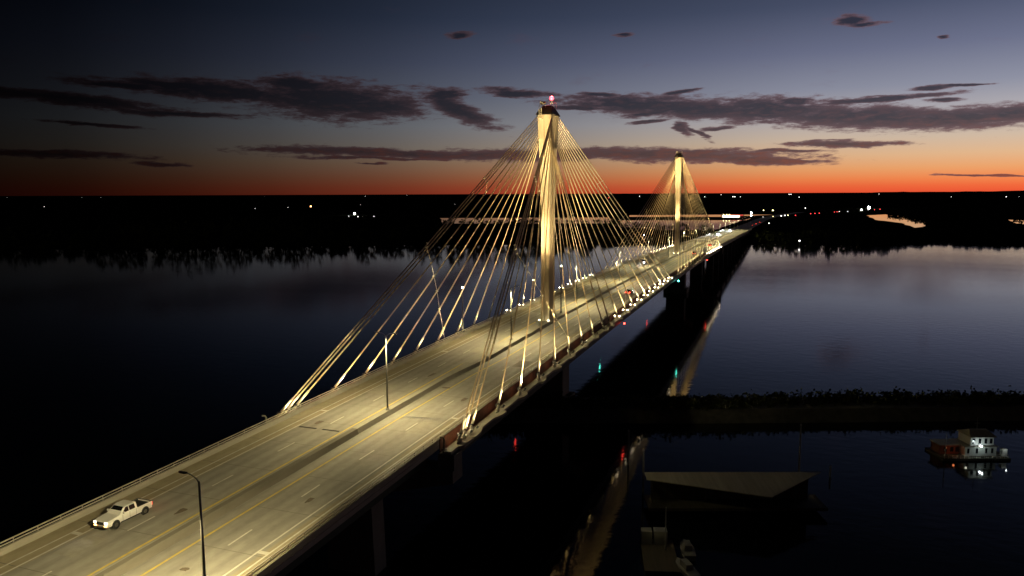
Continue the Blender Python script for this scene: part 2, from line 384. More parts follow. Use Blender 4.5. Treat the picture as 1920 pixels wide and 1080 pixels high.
sheet('lake', rough_poly([(-662,1305),(-319,1438),(-268,1266),(-22,1325),(-19,1488),(-38,1150),(-45,925),(-115,905),(-211,1009),(-234,1114),(-528,1040)], 3), -20.0, calm_m)
sheet('far_lake', [(-306,1604),(-104,1692),(17,1717),(-90,1527),(-282,1485)], -20.0, calm_m)
sheet('pond', rough_poly([(216,1693),(265,1790),(284,1592),(285,1318),(252,1131),(229,1069),(234,1256),(207,1409)], 4), -20.0, calm_m)
sheet('small_pond', rough_poly([(438,1464),(463,1414),(413,1213),(408,1300)], 3), -20.0, calm_m)
# low hills on the horizon
h = MB(); lo = []; hi = []
random.seed(11)
ph = [random.uniform(0, 6) for _ in range(8)]
for i in range(361):
    a = R(-75 + i*.4); Dd = 12500
    deg = -75 + i*.4
    base = interp([(-75,-6),(-50,-5),(-25,2),(-8,12),(0,16),(6,26),(10,30),(14,44),(30,60),(60,40)], deg)
    z = base + sum(math.sin(deg*(.7+.9*k)+ph[k])*(2.6/(1+.5*k)) for k in range(8)) + random.uniform(-1.2, 1.2)
    x, y = 57+math.sin(a)*Dd, -180+math.cos(a)*Dd
    lo.append((x, y, -20.5)); hi.append((x*1.02, y*1.02, z))
bk = [(x*1.3, y*1.3, -20.5) for x, y, z in lo]
h.add(lo+hi+bk, [(i, i+1, 362+i-1+0, 361+i) for i in range(360)] + [(361+i, 362+i, 723+i, 722+i) for i in range(360)])
tag(h.build('hills', land_m), kind='structure')

def crown(mb, c, rx, rz, n, size):
    for _ in range(n):
        while True:
            p = Vector((random.uniform(-1,1), random.uniform(-1,1), random.uniform(-1,1)))
            if p.length < 1: break
        p = Vector((p.x*rx, p.y*rx, p.z*rz)) + Vector(c)
        a = Vector((random.gauss(0,1), random.gauss(0,1), random.gauss(0,1))).normalized(); b_ = a.orthogonal().normalized(); s = size*random.uniform(.6, 1.3)
        e = a.cross(b_)
        mb.add([p+b_*s, p+e*s*.8, p-b_*s, p-e*s*.7], [(0,1,2,3)])
def along(pts, step):
    o = []
    for (a, c), (b_, d_) in zip(pts, pts[1:]):
        L = math.hypot(b_-a, d_-c)
        for i in range(int(L/step)): 
            q_ = (i+random.random())/max(1, int(L/step)); o.append((a+(b_-a)*q_, c+(d_-c)*q_))
    return o
random.seed(21)
wood = MB()
for k, dep in enumerate((6, 16, 30, 50, 80, 120)):
    for x, y in along(shore[2:19], 9 if k < 3 else 12):
        if -19 < x < 19: continue
        hgt = (21 if x < -200 else 16) * random.uniform(.6, 1.1)
        if -150 < x < -30: hgt *= .4
        if 150 < x < 330: hgt *= .45
        if 19 < x <= 150: hgt *= .62
        if k > 2 and -150 < x < -30: continue
        yy = y + dep + random.uniform(-6, 6); xx = x + random.uniform(-5, 5)
        hgt *= 1 + .28*math.sin(xx*.021)+.15*math.sin(xx*.083+1)
        crown(wood, (xx, yy, -20+hgt*.5), 4.6*random.uniform(.7, 1.2), hgt*.52, 24, 2.1)
        if k < 3: crown(wood, (xx+3, yy-2, -19.2), 5.5, 3.2, 12, 2.2)
tag(wood.build('shore_wood', leaf_m), 'dark wood along the far shore behind the river', 'wood', kind='stuff')
wood2 = MB()
for poly, hh in (([(-900,1000),(-662,1040),(-528,1025),(-234,1100),(-205,1000),(-120,895),(-50,900)], 11),                  ([(292,1310),(294,1590),(272,1800)], 9), ([(470,1470),(440,1520),(400,1400)], 10)):
    for x, y in along(poly, 7):
        hgt = hh*random.uniform(.5, 1.25); crown(wood2, (x+random.uniform(-6,6), y+random.uniform(-8,4), -20+hgt*.5), 5, hgt*.5, 14, 2.0)
tag(wood2.build('lakeside_wood', leaf_m), 'black treeline round the pink lakes beyond the far shore', 'wood', kind='stuff')

# near river bank with scrub
bank_pts = [(-25,-30),(2,-18),(38,-5.5),(73,8),(111,23),(320,105),(310,135),(114,40),(87,30),(61,19.5),(36,10.5),(-2,-3),(-28,-14)]
bk_ = MB(); top = [(x, y, -18.2) for x, y in [(-24,-26),(3,-14.5),(39,-2.5),(74,11),(112,26),(319,108),(311,131),(113,37),(86,27),(60,16.5),(35,7.5),(-3,-6),(-27,-17)]]
bk_.loft([[(x, y, -21.5) for x, y in bank_pts], top]); tag(bk_.build('river_bank', rock_m), kind='structure')
sc = MB()
for _ in range(2600):
    q_ = random.random(); x = -20 + q_*300; yb = interp([(-24,-22),(3,-10),(39,2),(74,19),(112,32),(319,118)], x)
    y = yb + random.uniform(-5, 5); hs = random.choice((.5,.7,.8,1,1.2,2.0 if random.random()<.3 else 1)); crown(sc, (x, y, -18.1+.5*hs), 1.2*hs**.5, .9*hs, 8, .40)
tag(sc.build('bank_scrub', scrub_m), 'low scrub covering the dark bank beside the river', 'scrub', kind='stuff')

# ------------------------------------------------------------------ bridge
bridge = empty('cable_stayed_bridge', (0, 0, 0))
tag(bridge, 'long cable-stayed bridge with two golden lit towers crossing the dark river', 'bridge')
Y0b, Y1b = -340, 760
P1, P2 = 0.0, 230.4
xr = [(-125, 13.0), (-80, 13.0), (-20, 13.5), (40, 13.7)]
sl = MB(); sweep(sl, Y0b, Y1b, [(-14.0,-.45),(13.38,-.45),(13.38,.15),(-14.0,.15)], 6); sl.build('deck_slab', concrete, bridge)
# plate girders and floor beams
for x in (-11.5, -4, 4, 11.5):
    gm = MB(); sweep(gm, Y0b, -92, [(x-.3,-2.6),(x+.3,-2.6),(x+.3,-.46),(x-.3,-.46)], 8); gm.build('girder', girder_m, bridge)
    gm = MB(); sweep(gm, 322, Y1b, [(x-.3,-2.6),(x+.3,-2.6),(x+.3,-.46),(x-.3,-.46)], 8); gm.build('girder', girder_m, bridge)
for s in (-1, 1):
    gm = MB(); sweep(gm, -92, 322, [(s*14.6-.4,-2.2),(s*14.6+.4,-2.2),(s*14.6+.4,-.52),(s*14.6-.4,-.52)], 5); gm.build('girder', girder_m, bridge)
# utility gap + edge ledge that carries the stay anchors
SY = dict(S1=-88.6, S2=-87.0, S3=-84.6, S4=-74.0, S5=-63.8, S6=-53.6, S7=-43.7, S8=-33.3, S9=-23.0, S10=-12.9, S11=-3.0,
          M1=3.4, M2=13.3, M3=23.8, M4=33.9, M5=44.2, M6=54.6, M7=64.3, M8=74.7, M9=84.8, M10=95.2, M11=105.3)
def bar_x(s, y): return s*interp([(-125,13.15),(-80,13.15),(-20,13.3),(40,13.3)], y) if s > 0 else -13.75
anchY = sorted(list(SY.values()) + [P2 - v for v in SY.values()])
for s in (-1, 1):
    fl = MB(); sweep(fl, -91, 321, [(s*13.3,-.95),(s*14.58,-.95),(s*14.58,-.85),(s*13.3,-.85)], 6); fl.build('gap_floor', rust_m, bridge)
    fw_ = MB(); xi = 13.55
    sweep(fw_, -91, 321, lambda y: [(bar_x(s,y)+s*.235,-.84),(bar_x(s,y)+s*.30,-.84),(bar_x(s,y)+s*.30,.84),(bar_x(s,y)+s*.235,.84)], 4); fw_.build('fascia_plate', rust_m, bridge)
    ys = sorted(set(frange(-92.5, 322.9, 2.2)) | set(anchY) | set(v-.9 for v in anchY) | set(v+.9 for v in anchY))
    def outer(y):
        return 16.5 if min(abs(y-a) for a in anchY) < .95 else 15.85
    led = MB(); led.loft([[(s*14.6, y, zd(y)-.5), (s*outer(y), y, zd(y)-.5), (s*outer(y), y, zd(y)-.12), (s*14.6, y, zd(y)-.12)] for y in ys]); led.build('edge_ledge', barrier_m, bridge)
# barriers with rails
for s in (-1, 1):
    bb = MB(); sweep(bb, Y0b, Y1b, lambda y: [(bar_x(s,y)-s*.22,.2),(bar_x(s,y)+s*.22,.2),(bar_x(s,y)+s*.16,.86),(bar_x(s,y)-s*.1,.86)], 4)
    bo = bb.build('edge_barrier', barrier_m, bridge)
    for hh in (1.1, 1.42):
        rl = MB(); rl.loft([[(bar_x(s,y)+dx, y, zd(y)+hh+dz) for dx, dz in ((-.06,-.05),(.06,-.05),(.06,.05),(-.06,.05))] for y in frange(Y0b, Y1b, 6)]); rl.build('rail', rail_m, bo)
    first_post = MB(); first_post.box(-.03, .03, -.03, .03, 0, .5); fp = first_post.build('rail_post', rail_m, bo)
    po = MB(); k = 0; y = -142.0
    while y < Y1b:
        if k < 100:
            o_ = fp if k == 0 else fp.copy()
            if k: COL.objects.link(o_)
            o_.parent = bo; o_.location = (bar_x(s,y), y, zd(y)+.87)
        else: po.box(bar_x(s,y)-.03, bar_x(s,y)+.03, y-.03, y+.03, zd(y)+.87, zd(y)+1.37)
        y += 2.6; k += 1
    tag(po.build('rail_posts', rail_m, bo), kind='stuff')
# median barrier: Jersey shape near, low wide platform where the towers stand
def medp(y):
    ka = min(1, max(0, (-92-y)/14)); kb = min(1, max(0, (y+60)/14)) if y < 100 else min(1, max(0, (300-y)/20))
    a1 = .6 + .12*ka + .95*kb; c1 = .42 - .08*ka + 1.1*kb
    return [(-a1,.18),(a1,.18),(c1,.98),(-c1,.98)]
mb_ = MB(); sweep(mb_, -91.0, 321.6, medp, 3); mb_.build('median_barrier', barrier_m, bridge)
mb_ = MB(); sweep(mb_, Y0b, -91.05, medp, 3); mb_.build('median_barrier', dark_conc_m, bridge)  # darker concrete tone up to the near expansion joint
mb_ = MB(); sweep(mb_, 322, Y1b, [(-.6,.18),(.6,.18),(.3,.95),(-.3,.95)], 6); mb_.build('median_barrier', barrier_m, bridge)
# expansion joints
for yj in (-90.9, 321.8):
    for x0, x1 in ((-9.6,-6.6),(-5.6,-2.7),):
        j = MB(); j.box(x0, x1, yj-.22, yj+.22, zr(yj)-.03, zr(yj)+.012); j.build('expansion_joint', joint_m, bridge)
# piers
def pier(y, hammer):
    z1 = zd(y)-2.6; pm = MB()
    if hammer:
        pm.loft([[(x, y-1.5, z) , (x, y+1.5, z)] if False else [(-x, y-1.5, z), (x, y-1.5, z), (x, y+1.5, z), (-x, y+1.5, z)] for x, z in ((4,-23),(3.6,z1-4.2),(16.0,z1-1.6),(16.6,z1-.0),(16.6,z1+2.0 if False else z1+.0+.01))])
    return pm
def bent(y, w_=14.5, dx=5.2):
    z1 = zd(y)-2.62; pm = MB()
    pm.box(-w_+1, w_-1, y-1.3, y+1.3, z1-2, z1)
    for s in (-1, 1): pm.box(s*dx-1.6, s*dx+1.6, y-1.1, y+1.1, -23, z1-2.003)
    return pm
for y in (-305, -262, -219, -176, -134, 365, 408, 451, 494, 537, 580, 623, 666, 709):
    bent(y).build('pier', pier_m, bridge)
for y in (-91.5, 322.2):
    z1 = zd(y)-2.65; pm = MB()
    prof = [(4, -23), (3.6, z1-6), (5, z1-4.6), (16.3, z1-1.7), (16.3, z1+.0)]
    pm.loft([[(-x, y-1.6, z), (x, y-1.6, z), (x, y+1.6, z), (-x, y+1.6, z)] for x, z in prof])
    for s in (-1, 1): pm.box(s*15.2-1.2, s*15.2+1.2, y-1.3, y+1.3, z1+.003, zd(y)-.52)
    pm.build('pier', pier_m, bridge)
for y in (P1, P2):
    z1 = zd(y)-2.65; pm = MB()
    pm.loft([[(-x, y-yy, z), (x, y-yy, z), (x, y+yy, z), (-x, y+yy, z)] for x, yy, z in ((6.2,4.2,-23),(6.2,4.2,-18.5),(4.9,3.0,-18.3),(4.9,3.0,z1-3),(9,3.0,z1-.6),(9,3.0,z1))])
    pm.build('pier', pier_m, bridge)

# towers
def hx(z): return interp([(0,1.2),(18,1.12),(28,1.15),(35,1.3),(41,1.5),(46,1.7),(52.2,1.9)], z)
def hy(z): return interp([(0,2.45),(18,2.35),(28,2.35),(38,2.4),(43,2.55),(46,2.75),(52.2,3.1)], z)
def cyf(v): return v
towers = []
for py, nm in ((P1, 'near'), (P2, 'far')):
    zb = zd(py)
    dz = zb if py == P2 else 0
    tw = MB(); rings = []
    for z in [.9, 3, 8, 14, 18, 23, 28, 32, 35, 38, 41, 43, 44.5, 46, 48, 50, 51.4, 52.2]:
        X, Y = hx(z), hy(z); c = .22; g_ = .16; d_ = .16
        r_ = [(-X+c,-Y),(-g_,-Y),(-g_,-Y+d_),(g_,-Y+d_),(g_,-Y),(X-c,-Y),(X,-Y+c),(X,-g_),(X-d_,-g_),(X-d_,g_),(X,g_),(X,Y-c),(X-c,Y),(g_,Y),(g_,Y-d_),(-g_,Y-d_),(-g_,Y),(-X+c,Y),(-X,Y-c),(-X,g_),(-X+d_,g_),(-X+d_,-g_),(-X,-g_),(-X,-Y+c)]
        rings.append([(x, py+y, dz+z) for x, y in r_])
    tw.loft(rings); to = tw.build('tower', pylon_m, bridge); towers.append(to)
    cp = MB(); cp.loft([[(-a, py-b_, dz+z), (a, py-b_, dz+z), (a, py+b_, dz+z), (-a, py+b_, dz+z)] for a, b_, z in ((2.1,3.3,52.0),(2.15,3.35,52.15),(1.8,2.8,52.9),(1.3,2.0,53.8),(1.0,1.4,54.35))])
    co = cp.build('tower_cap', cap_m, to)
    rl = MB()
    for z in (54.8, 55.3):
        for a, b_ in (((-1.5,-2.0),(1.5,-2.0)),((1.5,-2.0),(1.5,2.0)),((1.5,2.0),(-1.5,2.0)),((-1.5,2.0),(-1.5,-2.0))):
            rl.tube([(a[0], py+a[1], dz+z), (b_[0], py+b_[1], dz+z)], .035, 5)
    for x in (-1.5, 0, 1.5):
        for y in (-2, 0, 2): rl.tube([(x, py+y, dz+53.6), (x, py+y, dz+55.3)], .035, 5)
    rl.build('cap_railing', rail_m, to)
    ld = MB()   # access ladder and cage down the river face
    for x in (-1.05, -.35): ld.tube([(x, py-4.2, dz+51.2), (x, py-4.2, dz+53.4), (x, py-2.3, dz+55.0)], .05, 5)
    for k in range(9): ld.tube([(-1.05, py-4.2, dz+51.3+k*.25), (-.35, py-4.2, dz+51.3+k*.25)], .03, 4)
    for k in range(4): ld.tube([(-1.05, py-4.2, dz+51.4+k*.5), (-.35, py-4.2, dz+51.9+k*.5)], .03, 4)
    ld.box(-1.15, -.25, py-4.35, py-3.6, dz+51.0, dz+51.12); ld.build('ladder', rail_m, to)
    pf = MB(); pf.box(-1.2, -.1, py-2.6, py-1.6, dz+54.6, dz+55.2); pf.build('service_box', barrier_m, to)
    for s in (-1, 1):
        sb = MB(); sb.box(s*(hx(45.5)+.05)-.25*(s<0)*1, s*(hx(45.5)+.05)+.25*(s>0), py-2.9, py-2.4, dz+45.0, dz+45.7); sb.build('junction_box', cap_m, to)
    cd = MB(); cd.tube([(hx(5)*.95+.0, py-hy(5)-.12, zb+1.0), (hx(5)*.95, py-hy(5)-.12, dz+9.0)], .12, 6); cd.build('conduit', sleeve_m, to)

# stay cables
def head_pt(py, dz, s, yd, i):      # i = 1 outermost ... 11 innermost
    z = 51.6 - .70*(i-1); return Vector((s*(hx(z)+.05), py + yd*(hy(z)-.25), dz + z))
fl_names = ['first','second','third','fourth','fifth','sixth','seventh','eighth','ninth','tenth','eleventh']
flood_proto = None
clampz = [23.4, 22.6, 21.8, 19.3, 16.3, 12.8, 8.4, 2.9]
clamp2 = [36.5, 36.0, 35.5, 33.5, 31, 28.5, 25.5, 22]
GOLD = (1, .72, .33)
for py, tnm in ((P1, 'near'), (P2, 'far')):
    dz = zd(py) if py == P2 else 0
    for s in (-1, 1):
        for fan, sgn in (('S', -1), ('M', 1)):
            yd = sgn if py == P1 else -sgn
            pts = []
            for k in range(1, 12):
                key = fan + str(k)
                ya = SY[key] if py == P1 else P2 - SY[key]
                i = k if fan == 'S' else 12-k
                A = Vector((s*15.3, ya, zd(ya)+.45)); B = head_pt(py, dz, s, yd, i)
                d_ = (B-A).normalized(); Ln = (B-A).length; pts.append((A, B))
                c = MB(); c.tube([A+d_*1.6, A+d_*Ln*.5+Vector((0,0,-.12)), B], .125, 7, caps=False); co = c.build('stay_cable', cable_m, bridge, True)
                sm = MB(); sm.tube([A+d_*.9, A+d_*3.9, A+d_*4.15], [.195, .195, .135], 8); sm.build('sleeve', sleeve_m, co, True)
                rg = MB(); rg.tube([A+d_*.62, A+d_*.88], .24, 8); rg.build('anchor_ring', ring_m, co)
                ap = MB(); ap.tube([A-d_*.9, A+d_*.6], .19, 8); ap.box(A.x-.3, A.x+.3, A.y-.25, A.y+.25, A.z-.57, A.z-.1); ap.build('anchor_pipe', barrier_m, co)
            # tie cables
            ij = list(range(0, 8)) if fan == 'S' else [10, 9, 8, 7, 6, 5, 4, 3]
            for zs, cnt in ((clampz, 8), (clamp2, 4)):
                cps = []
                for z, idx in list(zip(zs, ij))[:cnt]:
                    A, B = pts[idx]; zz = z + (3.0 if fan == 'M' and zs is clampz else 0)
                    f_ = (zz-A.z)/(B.z-A.z)
                    if f_ < .02 or f_ > .97: continue
                    cps.append(A.lerp(B, f_))
                tm_ = MB()
                for a, b_ in zip(cps, cps[1:]): tm_.tube([a, b_], .03, 5)
                if cps[-1].z < 14: tm_.tube([cps[-1], Vector((cps[-1].x, cps[-1].y+yd*-1.0, zd(cps[-1].y)))], .03, 5)
                to = tm_.build('tie_cable', cable_m, bridge)
                for a in cps:
                    cm = MB(); cm.box(a.x-.17, a.x+.17, a.y-.2, a.y+.2, a.z-.16, a.z+.16); cm.build('tie_clamp', sleeve_m, to)
            # floodlights at the anchors
            for k in range(1, 12):
                if (fan == 'S' and k == 11) or (fan == 'M' and k == 1): continue
                A, B = pts[k-1]
                base = Vector((A.x, A.y + (.9*(-1 if yd > 0 else 1)), zd(A.y)-.12))
                fo = empty('floodlight_pair', base, math.pi if yd > 0 else 0)   # local +Y points at the tower
                if flood_proto is None:
                    br = MB(); br.box(-.7, .7, -.06, .06, .5, .6); br.box(-.06, .06, -.06, .06, 0, .5); bo = br.build('bracket', dark_m, fo)
                    for q_ in (-.62, .62):
                        hm = MB(); hm.tube([(q_, -.16, .66), (q_, .22, .83)], [.1, .22], 8, caps=False); hm.tube([(q_, -.2, .642), (q_, -.15, .665)], .1, 8); ho = hm.build('lamp_head', dark_m, fo)
                        lm = MB(); lm.tube([(q_, .10, .776), (q_, .12, .785)], .17, 8); lm.build('lens', warm_e, ho)
                    flood_proto = fo; index_kids(fo)
                else:
                    def cpk(src, dst):
                        for ch in KIDS.get(src.name, []):
                            c2 = ch.copy(); COL.objects.link(c2); c2.parent = dst; cpk(ch, c2)
                    cpk(flood_proto, fo)
                idx = k if fan == 'M' else 12-k
                tag(fo, 'warm floodlight pair at the %s stay from the %s tower, %s edge, %s' % (fl_names[idx-1], tnm, 'right' if s > 0 else 'left', 'main span' if fan == 'M' else 'side span'),
                    'floodlight', 'floodlight pairs at the feet of the stay cables')
                dc = (B-A).normalized(); Lp = A + dc*.3 + Vector((.72, 0, 0))
                lo_ = lamp('SPOT', Lp, 8500, GOLD, None, aim=A+dc*30, size=40, blend=1, rad=.15)
                lo_.name = 'flood_source'
                if k % 2 == 0 or py == P1: lamp('POINT', (A.x-s*.35, A.y-yd*.4, zd(A.y)+.45), 26 if py == P1 else 8, (1, .72, .36), None, rad=.12)

# tower base floods: two low uplights on each river face
for py, tnm in ((P1, 'near'), (P2, 'far')):
    for x in (-1.25, 1.15):
        z0 = zd(py)+1.0
        fo = empty('tower_uplight', (x, py-3.1, z0))
        bm_ = MB(); bm_.box(-.14, .14, -.14, .14, 0, .18); bm_.build('housing', dark_m, fo)
        lm = MB(); lm.ball((0, 0, .26), .15); lm.build('lens', warm_e, fo)
        tag(fo, 'small bright uplight on the %s side of the %s tower foot' % ('left' if x < 0 else 'right', tnm), 'uplight', 'uplights at the tower feet')
        lamp('SPOT', (x*.9, py-3.2, z0+.5), 1500, GOLD, None, aim=(0, py-2.4, 30), size=34, blend=.6, rad=.1)
# mast-mounted floods on the left edge and in the median that put a hot patch on the towers
for (x, y, zt, py, lab) in ((-13.9, -22.0, 10.5, P1, 'slim pole with a white floodlight on the left edge before the near tower'), (.1, 11.4, 12.6, P1, 'dark median pole with a white floodlight on top just past the near tower'),
                            (-13.9, 208.0, 10.5, P2, 'slim pole with a white floodlight on the left edge before the far tower')):
    zb = zd(y)+.95; fo = empty('floodlight_pole', (x, y, zb))
    pm = MB(); pm.tube([(0,0,0),(0,0,zt-.4)], [.16, .10], 8); pm.box(-.3, .3, -.3, .3, 0, .25); pm.build('pole', dark_m, fo)
    hm = MB(); hm.box(-.25, .25, -.2, .2, zt-.4, zt-.1); hm.build('lamp_housing', dark_m, fo)
    lm = MB(); lm.ball((0, 0, zt+.05), .17); lm.build('lens', cool_e, fo)
    tag(fo, lab, 'floodlight pole')
    tgt = Vector((0, py, 22.5)); src = Vector((x, y, zb+zt+.35))
    lamp('SPOT', src, 16000, GOLD, None, aim=tgt, size=20, blend=.8, rad=.2)
# added unseen spots at the deck edge that brighten tower heads and shafts
for py in (P1, P2):
    for s in (-1, 1):
        lamp('SPOT', (s*15.3, py-62.6, zd(py)+.8), 300000, GOLD, None, aim=(0, py, 48), size=15, blend=.9, rad=.25)
        lamp('SPOT', (s*15.3, py-32.1, zd(py)+.8), 130000, GOLD, None, aim=(0, py, 24), size=14, blend=.9, rad=.25)

# added wide spots by the anchor pairs brighten the whole fan of stays
for py in (P1, P2):
    for s in (-1, 1):
        for ya, yb in ((-73.0, -30), (-42.7, -16), (-22.0, -6), (23.0, 6), (53.8, 24), (84.0, 40)):
            ya2, yb2 = (py+ya, py+yb) if py == P1 else (py-ya, py-yb)
            lamp('SPOT', (s*15.3+.7, ya2, zd(ya2)+.7), 85000 if abs(ya) > 40 else 38000, GOLD, None, aim=(s*8.5, yb2, 26), size=58, blend=1, rad=.2)
# beacon on the near tower
bc = empty('warning_beacon', (.9, 0, 54.35))
pm = MB(); pm.tube([(0,0,0),(0,0,1.5)], .07, 6); pm.build('post', dark_m, bc)
lm = MB(); lm.ball((0,0,1.85), .52, 12, 9); lm.build('lamp_globe', redhot_e, bc, True)
tag(bc, 'glowing red warning light on top of the near tower', 'beacon')
lamp('POINT', (.9, 0, 56.9), 900, (1, .08, .08), None, rad=.2)
# navigation lights under the deck
for x, y, mm, cl, lab in ((15.9, 18.8, red_e, (1,.05,.05), 'red navigation light under the right edge just past the near tower'), (15.9, 122.5, green_e, (.1,1,.8), 'green navigation light under the right edge at mid span'),
                      (15.9, 232, red_e, (1,.05,.05), 'red navigation light under the right edge at the far tower'), (-15.9, 18.8, red_e, (1,.05,.05), 'red navigation light under the left edge just past the near tower'),
                      (-15.9, 122.5, green_e, (.1,1,.8), 'green navigation light under the left edge at mid span'), (-15.9, 232, red_e, (1,.05,.05), 'red navigation light under the left edge at the far tower')):
    nl = empty('navigation_light', (x, y, zd(y)-2.4))
    pm = MB(); pm.tube([(-.3*(1 if x>0 else -1),0,.9),(0,0,.9),(0,0,.25)], .05, 5); pm.build('bracket', dark_m, nl)
    lm = MB(); lm.ball((0,0,0), .24); lm.build('lens', mm, nl, True); tag(nl, lab, 'navigation light')
    lamp('POINT', (x, y, zd(y)-3.0), 14, cl, None, rad=.1)

# ------------------------------------------------------------------ road and markings
rd = MB(); rd.loft([[(bar_x(-1,y)+.15, y, zr(y)-.04), (bar_x(1,y)-.15, y, zr(y)-.04), (bar_x(1,y)-.15, y, zr(y)), (bar_x(-1,y)+.15, y, zr(y))] for y in frange(Y0b, Y1b, 5)])
tag(rd.build('road', road_m), kind='structure')
yL = [(-125,-2.15),(-80,-2.2),(-35,-2.5),(-15,-3.2),(300,-3.2),(340,-2.2)]
yR = [(-125,2.5),(-80,2.6),(-55,3.0),(-40,3.9),(-20,4.2),(300,4.1),(340,2.6)]
wR = [(-125,9.75),(-85,10.0),(-58,10.4),(-36,11.1),(-12,11.5),(300,11.5)]
oR = [(-125,11.0),(-85,11.2),(-58,11.6),(-36,12.2),(-12,12.6),(300,12.6)]
dR = [(-125,6.05),(-108,5.9),(-79,6.4),(-55,7.0),(-30,7.6),(300,7.6)]
wL = [(-125,-10.1),(-80,-10.0),(-30,-9.6),(300,-9.6)]; oL = [(-125,-11.4),(-80,-11.3),(-30,-11.1),(300,-11.1)]; dL = [(-125,-6.2),(-80,-5.9),(0,-6.1),(300,-6.2)]
def line(name, tab, w_, m_):
    l = MB(); rings = []
    for y in frange(Y0b, Y1b-8, 4):
        x = interp(tab, y); rings.append([(x-w_, y, zr(y)+.004), (x+w_, y, zr(y)+.004)])
    l.loft(rings, closed=False, caps=False); tag(l.build(name, m_), kind='structure')
line('road_marking', yL, .15, yellow_paint); line('road_marking', yR, .14, yellow_paint)
for tb in (wR, oR, wL, oL): line('road_marking', tb, .11, white_paint)
dm = MB()
for tb, ph_ in ((dL, -124.9), (dR, -124.0)):
    y = ph_ - 12.2*17
    while y < Y1b-12:
        x0 = interp(tb, y); x1 = interp(tb, y+3.6)
        dm.add([(x0-.1, y, zr(y)+.004), (x0+.1, y, zr(y)+.004), (x1+.1, y+3.6, zr(y+3.6)+.004), (x1-.1, y+3.6, zr(y+3.6)+.004)], [(0,1,2,3)]); y += 12.2
for a, c, y0 in ((oL, wL, -127), (wR, oR, -124)):
    y = y0 - 176
    while y < Y1b-12:
        x0 = interp(a, y)+.12; x1 = interp(c, y)-.12; dm.add([(x0, y-.35, zr(y)+.004), (x1, y-.35, zr(y)+.004), (x1, y+.35, zr(y)+.004), (x0, y+.35, zr(y)+.004)], [(0,1,2,3)]); y += 44
tag(dm.build('road_marking', white_paint), kind='structure')
random.seed(5)
patch_a = mat('asphalt_patch', (.27, .25, .20), .85, var=.3, vscale=2); patch_b = mat('pale_patch', (.42, .395, .325), .8, var=.25, vscale=1.5)
stain_m = mat('oil_stain', (.19, .145, .095), .6, var=.5, vscale=2)
def quad_sheet(name, m_, x0, x1, y0, y1, h_=.003):
    q_ = MB(); n_ = max(1, int((y1-y0)/3)); q_.loft([[(x0, y, zr(y)+h_), (x1, y, zr(y)+h_)] for y in [y0+(y1-y0)*i/n_ for i in range(n_+1)]], closed=False, caps=False); tag(q_.build(name, m_), kind='structure')
for (x0, x1, y0, y1, m_) in ((-9.6,-6.5,-72,-66,patch_b),(6.7,9.6,-88.5,-82,patch_b),(7.6,10.4,-47,-42,patch_a),(-5.5,-3.4,-38,-33,patch_b),(4.6,7.2,-24,-15,patch_b),(-9.2,-6.6,14,22,patch_a),(5,7.2,36,46,patch_b),(-5.6,-3.6,60,72,patch_a),(-9.3,-6.6,-131,-127,patch_b)):
    quad_sheet('road_patch', m_, x0, x1, y0, y1, .0035)
for y in [-134+9.2*i for i in range(46)]:
    if min(abs(y-a_) for a_ in (-90.9, 321.8)) < 2: continue
    for x0, x1 in ((-13.3,-3.6 if y > -60 else -2.4),(4.6 if y > -60 else 2.8, 12.9)): quad_sheet('pavement_joint', patch_a, x0, x1, y-.05, y+.05, .0028)
for cx, cy, a_, b_ in ((1.95,-64.9,.9,.35),(5.4,-129.1,.55,.25),(-4.4,-119,.5,.8),(8.0,-70,.4,1.2),(-7.9,-88,.5,.9),(7.4,-112,.35,.8),(-4.3,-57,.4,1.5)):
    q_ = MB(); q_.add([(cx+a_*math.cos(t_*math.pi/8)*random.uniform(.7,1.1), cy+b_*math.sin(t_*math.pi/8)*random.uniform(.7,1.1)*1.6, zr(cy)+.007) for t_ in range(16)], [tuple(range(16))]); tag(q_.build('road_stain', stain_m), kind='structure')
# road beyond the bridge, running down the causeway
def zf(y): return zd(760) - (zd(760)+18.6)*min(1, (y-760)/420)
emb = MB(); rings = []
for y in frange(735, 1900, 30):
    z = zd(y)-.7 if y < 760 else zf(y); xx = 0 if y < 1150 else (y-1150)**2*.00014
    rings.append([(xx-24, y, -20.3), (xx-13.2, y, z-.25), (xx+13.2, y, z-.25), (xx+24, y, -20.3)])
emb.loft(rings, closed=False, caps=False); tag(emb.build('causeway', land_m), kind='structure')
fr = MB(); rings = []
for y in frange(761, 1900, 20):
    xx = 0 if y < 1150 else (y-1150)**2*.00014; rings.append([(xx-12, y, zf(y)+.1), (xx+12, y, zf(y)+.1)])
fr.loft(rings, closed=False, caps=False); tag(fr.build('far_road', road_m), kind='structure')

